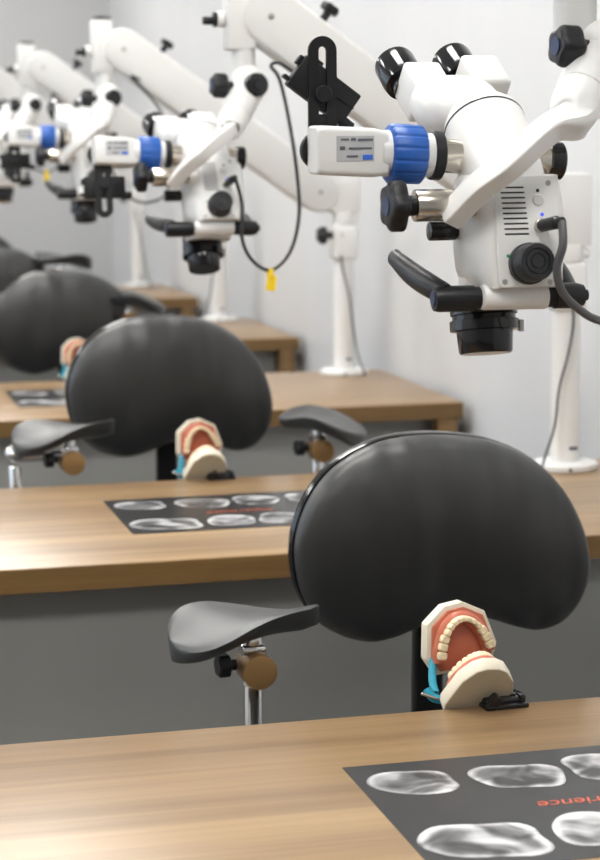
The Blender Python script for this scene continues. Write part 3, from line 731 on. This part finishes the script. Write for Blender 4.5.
        gs = [0.80 + 0.25*math.sin(PI*min(1, i/m_*1.1+0.1)) for i in range(m_)]; gs[-1] = 0.55; gs[-2] = 0.80
        O('handle_grip', sweep(gpath, [(0.0118*math.cos(2*PI*i/14), 0.0095*math.sin(2*PI*i/14)) for i in range(14)], gs, hint=(0, 0, 1)), BP, hub)
        if s < 0:
            pe = V(xa - 0.0535, hy, hz); O('badge', cyl(pe, pe + V(-0.0012, 0, 0), 0.0075, seg=18), 'blue_badge', hub)
    # --- objective lens
    ob = H(482, 318, 0.030); ax = V(0.0, -0.19, -1).normalized(); oc = V(xc-0.007, 0.024, ob.z+0.022)
    obl = O('objective', lat(oc, ax, [(0, 0.034), (0.018, 0.0345), (0.019, 0.0325), (0.0235, 0.0325), (0.024, 0.0355), (0.034, 0.0355), (0.035, 0.029), (0.056, 0.0275), (0.058, 0.026)], 40), 'black_gloss')
    O('objective_lever', box(oc + ax*0.029 + V(0.0355, -0.010, 0), (0.005, 0.008, 0.012), 0.001), 'grey_enamel', obl)
    fk = H(444, 231, 0.0)
    O('focus_knob', join(cyl(fk + V(-0.016, 0, 0), fk + V(0.012, 0, 0), 0.0095, bev=0.001), cyl(fk + V(0.012, 0, 0), fk + V(0.03, 0, 0), 0.007)), 'black_gloss')
    # --- beam splitter drum going up towards the eyepieces
    C0 = V(-0.668, -0.030, 0.545); C1 = V(-0.671, 0.050, 0.618); dd = (C1-C0).normalized(); L = (C1-C0).length
    O('beam_splitter', lat(C0, dd, [(0, 0.030), (0.02, 0.0385), (L*0.6, 0.0425), (L-0.001, 0.0425), (L, 0.041)], 40), WE)
    O('seam_ring', lat(C1 - dd*0.001, dd, [(0, 0.0427), (0.0024, 0.0427)], 40), 'slot_black')
    E0 = V(-0.688, 0.142, 0.672)
    RZ = Matrix.Rotation(math.radians(36), 3, 'X') 
    hous = O('binocular_housing', join(lat(C1 + dd*0.0012, dd, [(0, 0.0415), (0.008, 0.0405), (0.020, 0.033), (0.030, 0.020)], 36), ell(H(457, 107, 0.098), (0.050, 0.036, 0.027), Matrix.Rotation(0.2, 3, 'Z') @ RZ, e=0.75, u=28, v=16)), WE)
    ed = V(-0.10, 0.80, 0.60).normalized()
    X3, Y3, Z3 = frame(ed, (0, 0, 1)); RE = Matrix((X3, Y3, Z3)).transposed()
    for px, py, qx, qy in ((424, 92, 400, 74), (481, 85, 457, 70)):
        bc = H(px, py, 0.150); ec = H(qx, qy, 0.195)
        pb = O('prism_box', box(bc, (0.043, 0.046, 0.050), 0.005, RE, 3), WE, hous)
        ey_ = O('eyepiece', lat(ec - ed*0.030, ed, [(0, 0.0165), (0.012, 0.0165), (0.0125, 0.0215), (0.020, 0.0228), (0.046, 0.0228), (0.050, 0.0218), (0.052, 0.019), (0.0521, 0.012), (0.049, 0.011)], 36), 'black_gloss')
        O('eyepiece_rim', lat(ec - ed*0.016, ed, [(0, 0.0212), (0.0012, 0.0212)], 36), 'steel', ey_)
    # --- side ports and video camera (axis along X, slightly falling to the right)
    Yc = 0.020
    a0 = H(312, 150, Yc); a1 = H(560, 161, Yc); ad = (a1-a0).normalized()
    def ax_at(px): return a0 + ad*((H(px, 152, Yc).x - a0.x)/ad.x)
    O('port_tube', cyl(ax_at(440), ax_at(478), 0.0170), 'steel')
    O('port_ring', lat(ax_at(430), ad, [(0, 0.0235), (0.001, 0.0245), (0.010, 0.0245), (0.011, 0.0235)], 44, lobes=22, depth=0.012), BP)
    O('adapter_tube', cyl(ax_at(405), ax_at(434), 0.0222, bev=0.001), WE)
    bl = O('blue_ring', lat(ax_at(387), ad, [(0, 0.0270), (0.003, 0.0300), (0.0335, 0.0295), (0.036, 0.0270)], 168, lobes=14, depth=-0.045), 'blue_rubber', ang=0.9)
    cb = loft([[ax_at(px) + V(0, u_*sc1, v_*sc1) for u_, v_ in rrect(0.0215, 0.0242, 0.006, 3)] for px, sc1 in ((312.5, 0.90), (314, 0.97), (318, 1.0), (368, 1.0), (383, 0.90))])
    camb = O('camera_body', cb, WE)
    O('camera_mount', cyl(ax_at(378), ax_at(388), 0.0222, 0.0235), WE, camb)
    fy = Yc - 0.0215
    la, lb = H(336.5, 136, fy), H(374, 161, fy)
    lbp = O('type_label', box((la+lb)/2, (lb.x-la.x, 0.0012, la.z-lb.z)), 'label_grey', camb, label='grey rating label with small print')
    for (x0, y0, x1, y1, m_) in ((341, 138.6, 349, 140.2, 'label_ink'), (351, 138, 356, 140.6, 'label_ink'), (358, 138.6, 373, 141, 'label_ink'), (340, 146.4, 345, 150, 'label_ink'), (349, 147.4, 372, 149.2, 'label_ink'), (347, 155.4, 358, 157.4, 'label_ink'), (363, 154.8, 372.6, 159.6, 'label_blue')):
        p0, p1 = H(x0, y0, fy-0.001), H(x1, y1, fy-0.001)
        O('label_print', box((p0+p1)/2, (p1.x-p0.x, 0.0006, p0.z-p1.z)), m_, lbp)
    O('port_tube', cyl(ax_at(515), ax_at(549), 0.0165), 'steel')
    O('port_cap', lat(ax_at(547), ad, [(0, 0.0185), (0.001, 0.0195), (0.014, 0.0195), (0.0155, 0.018)], 32), 'black_gloss')
    # --- black camera bracket (swings about the camera axis)
    bc = ax_at(330 if bracket_up else 326); s = 1 if bracket_up else -1
    O('bracket_ring', cyl(ax_at(325) + V(0, 0.019, 0), ax_at(325) + V(0, 0.030, 0), 0.0190, bev=0.002), 'black_matte', camb)
    by = Yc + (0.026 if bracket_up else -0.006)
    w_ = 0.0145; p0 = 0.020; p1 = 0.113
    outer = [(-w_, p0), (w_, p0)] + [(w_*math.cos(PI*i/12), p1-w_ + w_*math.sin(PI*i/12)) for i in range(13)]
    zx = V(1, 0, 0); zz = V(0, 0, s)
    # plate with a long slot: two rails, round end, foot
    def arc_band(r1, r2, cy_): 
        N = 12
        return [(r2*math.cos(PI*i/N), cy_ + r2*math.sin(PI*i/N)) for i in range(N+1)] + [(r1*math.cos(PI*i/N), cy_ + r1*math.sin(PI*i/N)) for i in range(N, -1, -1)]
    cx0 = V(bc.x, by, bc.z); cy_ = p1-w_; sl = 0.0042
    pl = prism([(-w_, p0), (-sl, p0), (-sl, cy_), (-w_, cy_)], cx0, zx, zz, (0, 1, 0), 0.005)
    pl = join(pl, prism([(sl, p0), (w_, p0), (w_, cy_), (sl, cy_)], cx0, zx, zz, (0, 1, 0), 0.005), prism(arc_band(sl, w_, cy_), cx0, zx, zz, (0, 1, 0), 0.005),
              prism([(-w_+0.001, 0.0), (w_-0.001, 0.0), (w_-0.001, 0.036), (-w_+0.001, 0.036)], cx0 + V(0, 0.0008, 0), zx, zz, (0, 1, 0), 0.0055))
    br = O('bracket_plate', pl, 'black_matte')
    rb = math.radians(-36) if bracket_up else 0.0
    kc = cx0 + zz*0.060 + V(0.003, 0, 0)
    bxc = kc + V(0.0, 0.012, 0)
    rby = Matrix.Rotation(-rb, 3, 'Y')
    blk = join(box((0, 0, 0), (0.070, 0.016, 0.036), 0.002), box((0.024, -0.0085, 0.002), (0.022, 0.002, 0.0012)), cyl((0.034, 0, -0.014), (0.034+0.012, 0, -0.014), 0.0065, seg=16), box((-0.0365, 0, 0.010), (0.006, 0.010, 0.010), 0.001), box((-0.037, 0, -0.012), (0.010, 0.012, 0.004), 0.001), box((-0.020, 0, 0.019), (0.010, 0.010, 0.005), 0.001))
    bmesh.ops.rotate(blk, cent=(0, 0, 0), matrix=rby, verts=blk.verts); bmesh.ops.translate(blk, vec=bxc, verts=blk.verts)
    O('bracket_block', blk, 'black_matte', br)
    O('thumb_screw', lat(kc + V(-0.003, 0.001, -s*0.004), (0, -1, 0), [(0, 0.0085), (0.006, 0.0085), (0.007, 0.0075)], 24), 'black_plastic', br)
    # --- cables
    if cable_pts:
        cbm = tube([plug_end] + [V(*q) for q in cable_pts], 0.0032 if cable == 'cable_black' else 0.0042, 8, 10)
        co = obj('head_cable', cbm, cable, t)
        if tag_at:
            q = V(*tag_at)
            obj('cable_tag', join(box(q + V(0.002, 0, -0.019), (0.017, 0.0025, 0.026), 0.001, Matrix.Rotation(0.15, 3, 'Y')), cyl(q + V(0, 0, 0.006), q + V(0.001, 0, -0.008), 0.006, seg=14)), 'tag_yellow', co, label='yellow cable tag')
    if col_cable == 1: cp = [(0.000, -0.030, 0.300), (0.001, -0.031, 0.265), (-0.010, -0.034, 0.21), (-0.026, -0.034, 0.15), (-0.036, -0.040, 0.085), (-0.056, -0.045, 0.030), (-0.063, -0.046, 0.003)]
    else: cp = [(-0.014, -0.030, 0.300), (-0.010, -0.031, 0.265), (0.006, -0.032, 0.20), (0.016, -0.032, 0.12), (0.027, -0.036, 0.05), (0.034, -0.062, 0.018), (0.036, -0.066, 0.003)]
    obj('column_cable', tube(cp, 0.0026, 6, 8), 'cable_grey', t)
    return t

def K(k, px, py, y):
    p = at(px, py, k*S + y); return (p.x, y, p.z - DZ)
microscope(-1, 'white microscope at fifth desk from back wall, black slotted bracket swung up above its camera', 0.0, True, cable='cable_grey',
           cable_pts=[H(563, 245, -0.105), H(557, 268, -0.10), H(562, 291, -0.095), H(580, 310, -0.09), H(602, 321, -0.08), H(640, 322, -0.07), H(680, 290, -0.06), H(690, 200, -0.05), H(672, 90, -0.045), H(640, 20, -0.042)])
microscope(0, 'white microscope at fourth desk from back wall, black cable loop carrying a yellow tag', math.radians(-12), False, dpos=(0.012, 0, -0.006), cable='cable_black', tubedx=-0.018,
           cable_pts=[K(0, 242, 205, -0.09), K(0, 242, 238, -0.09), K(0, 252, 260, -0.08), K(0, 271, 270, -0.07), K(0, 290, 252, -0.06), K(0, 299, 215, -0.05), K(0, 296, 165, -0.045), K(0, 287, 110, -0.04), K(0, 279, 78, -0.036), K(0, 271, 66, -0.034), K(0, 279, 63, -0.032), K(0, 293, 72, -0.032)],
           tag_at=K(0, 270, 272, -0.07))
microscope(1, 'white microscope at third desk from back wall, bracket hanging down, thin cable loop', math.radians(-6), False, dpos=(0.034, 0, 0.010), cable='cable_black', tubedx=-0.012, col_cable=2,
           cable_pts=[K(1, 122, 188, -0.09), K(1, 134, 200, -0.08), K(1, 150, 202, -0.07), K(1, 166, 193, -0.06), K(1, 174, 160, -0.045), K(1, 160, 110, -0.04), K(1, 132, 78, -0.034), K(1, 140, 80, -0.032)])
microscope(2, 'white microscope at second desk from back wall, yellow tag on its cable', 0.0, False, dpos=(0.0, 0, 0.0), cable='cable_black', tubedx=-0.012, col_cable=1,
           cable_pts=[K(2, 30, 165, -0.09), K(2, 44, 172, -0.08), K(2, 58, 165, -0.06), K(2, 66, 130, -0.045), K(2, 52, 95, -0.036), K(2, 60, 98, -0.033)], tag_at=K(2, 46, 172, -0.08))
microscope(3, 'white microscope closest to the back wall', 0.0, False, tubedx=-0.012, col_cable=2)
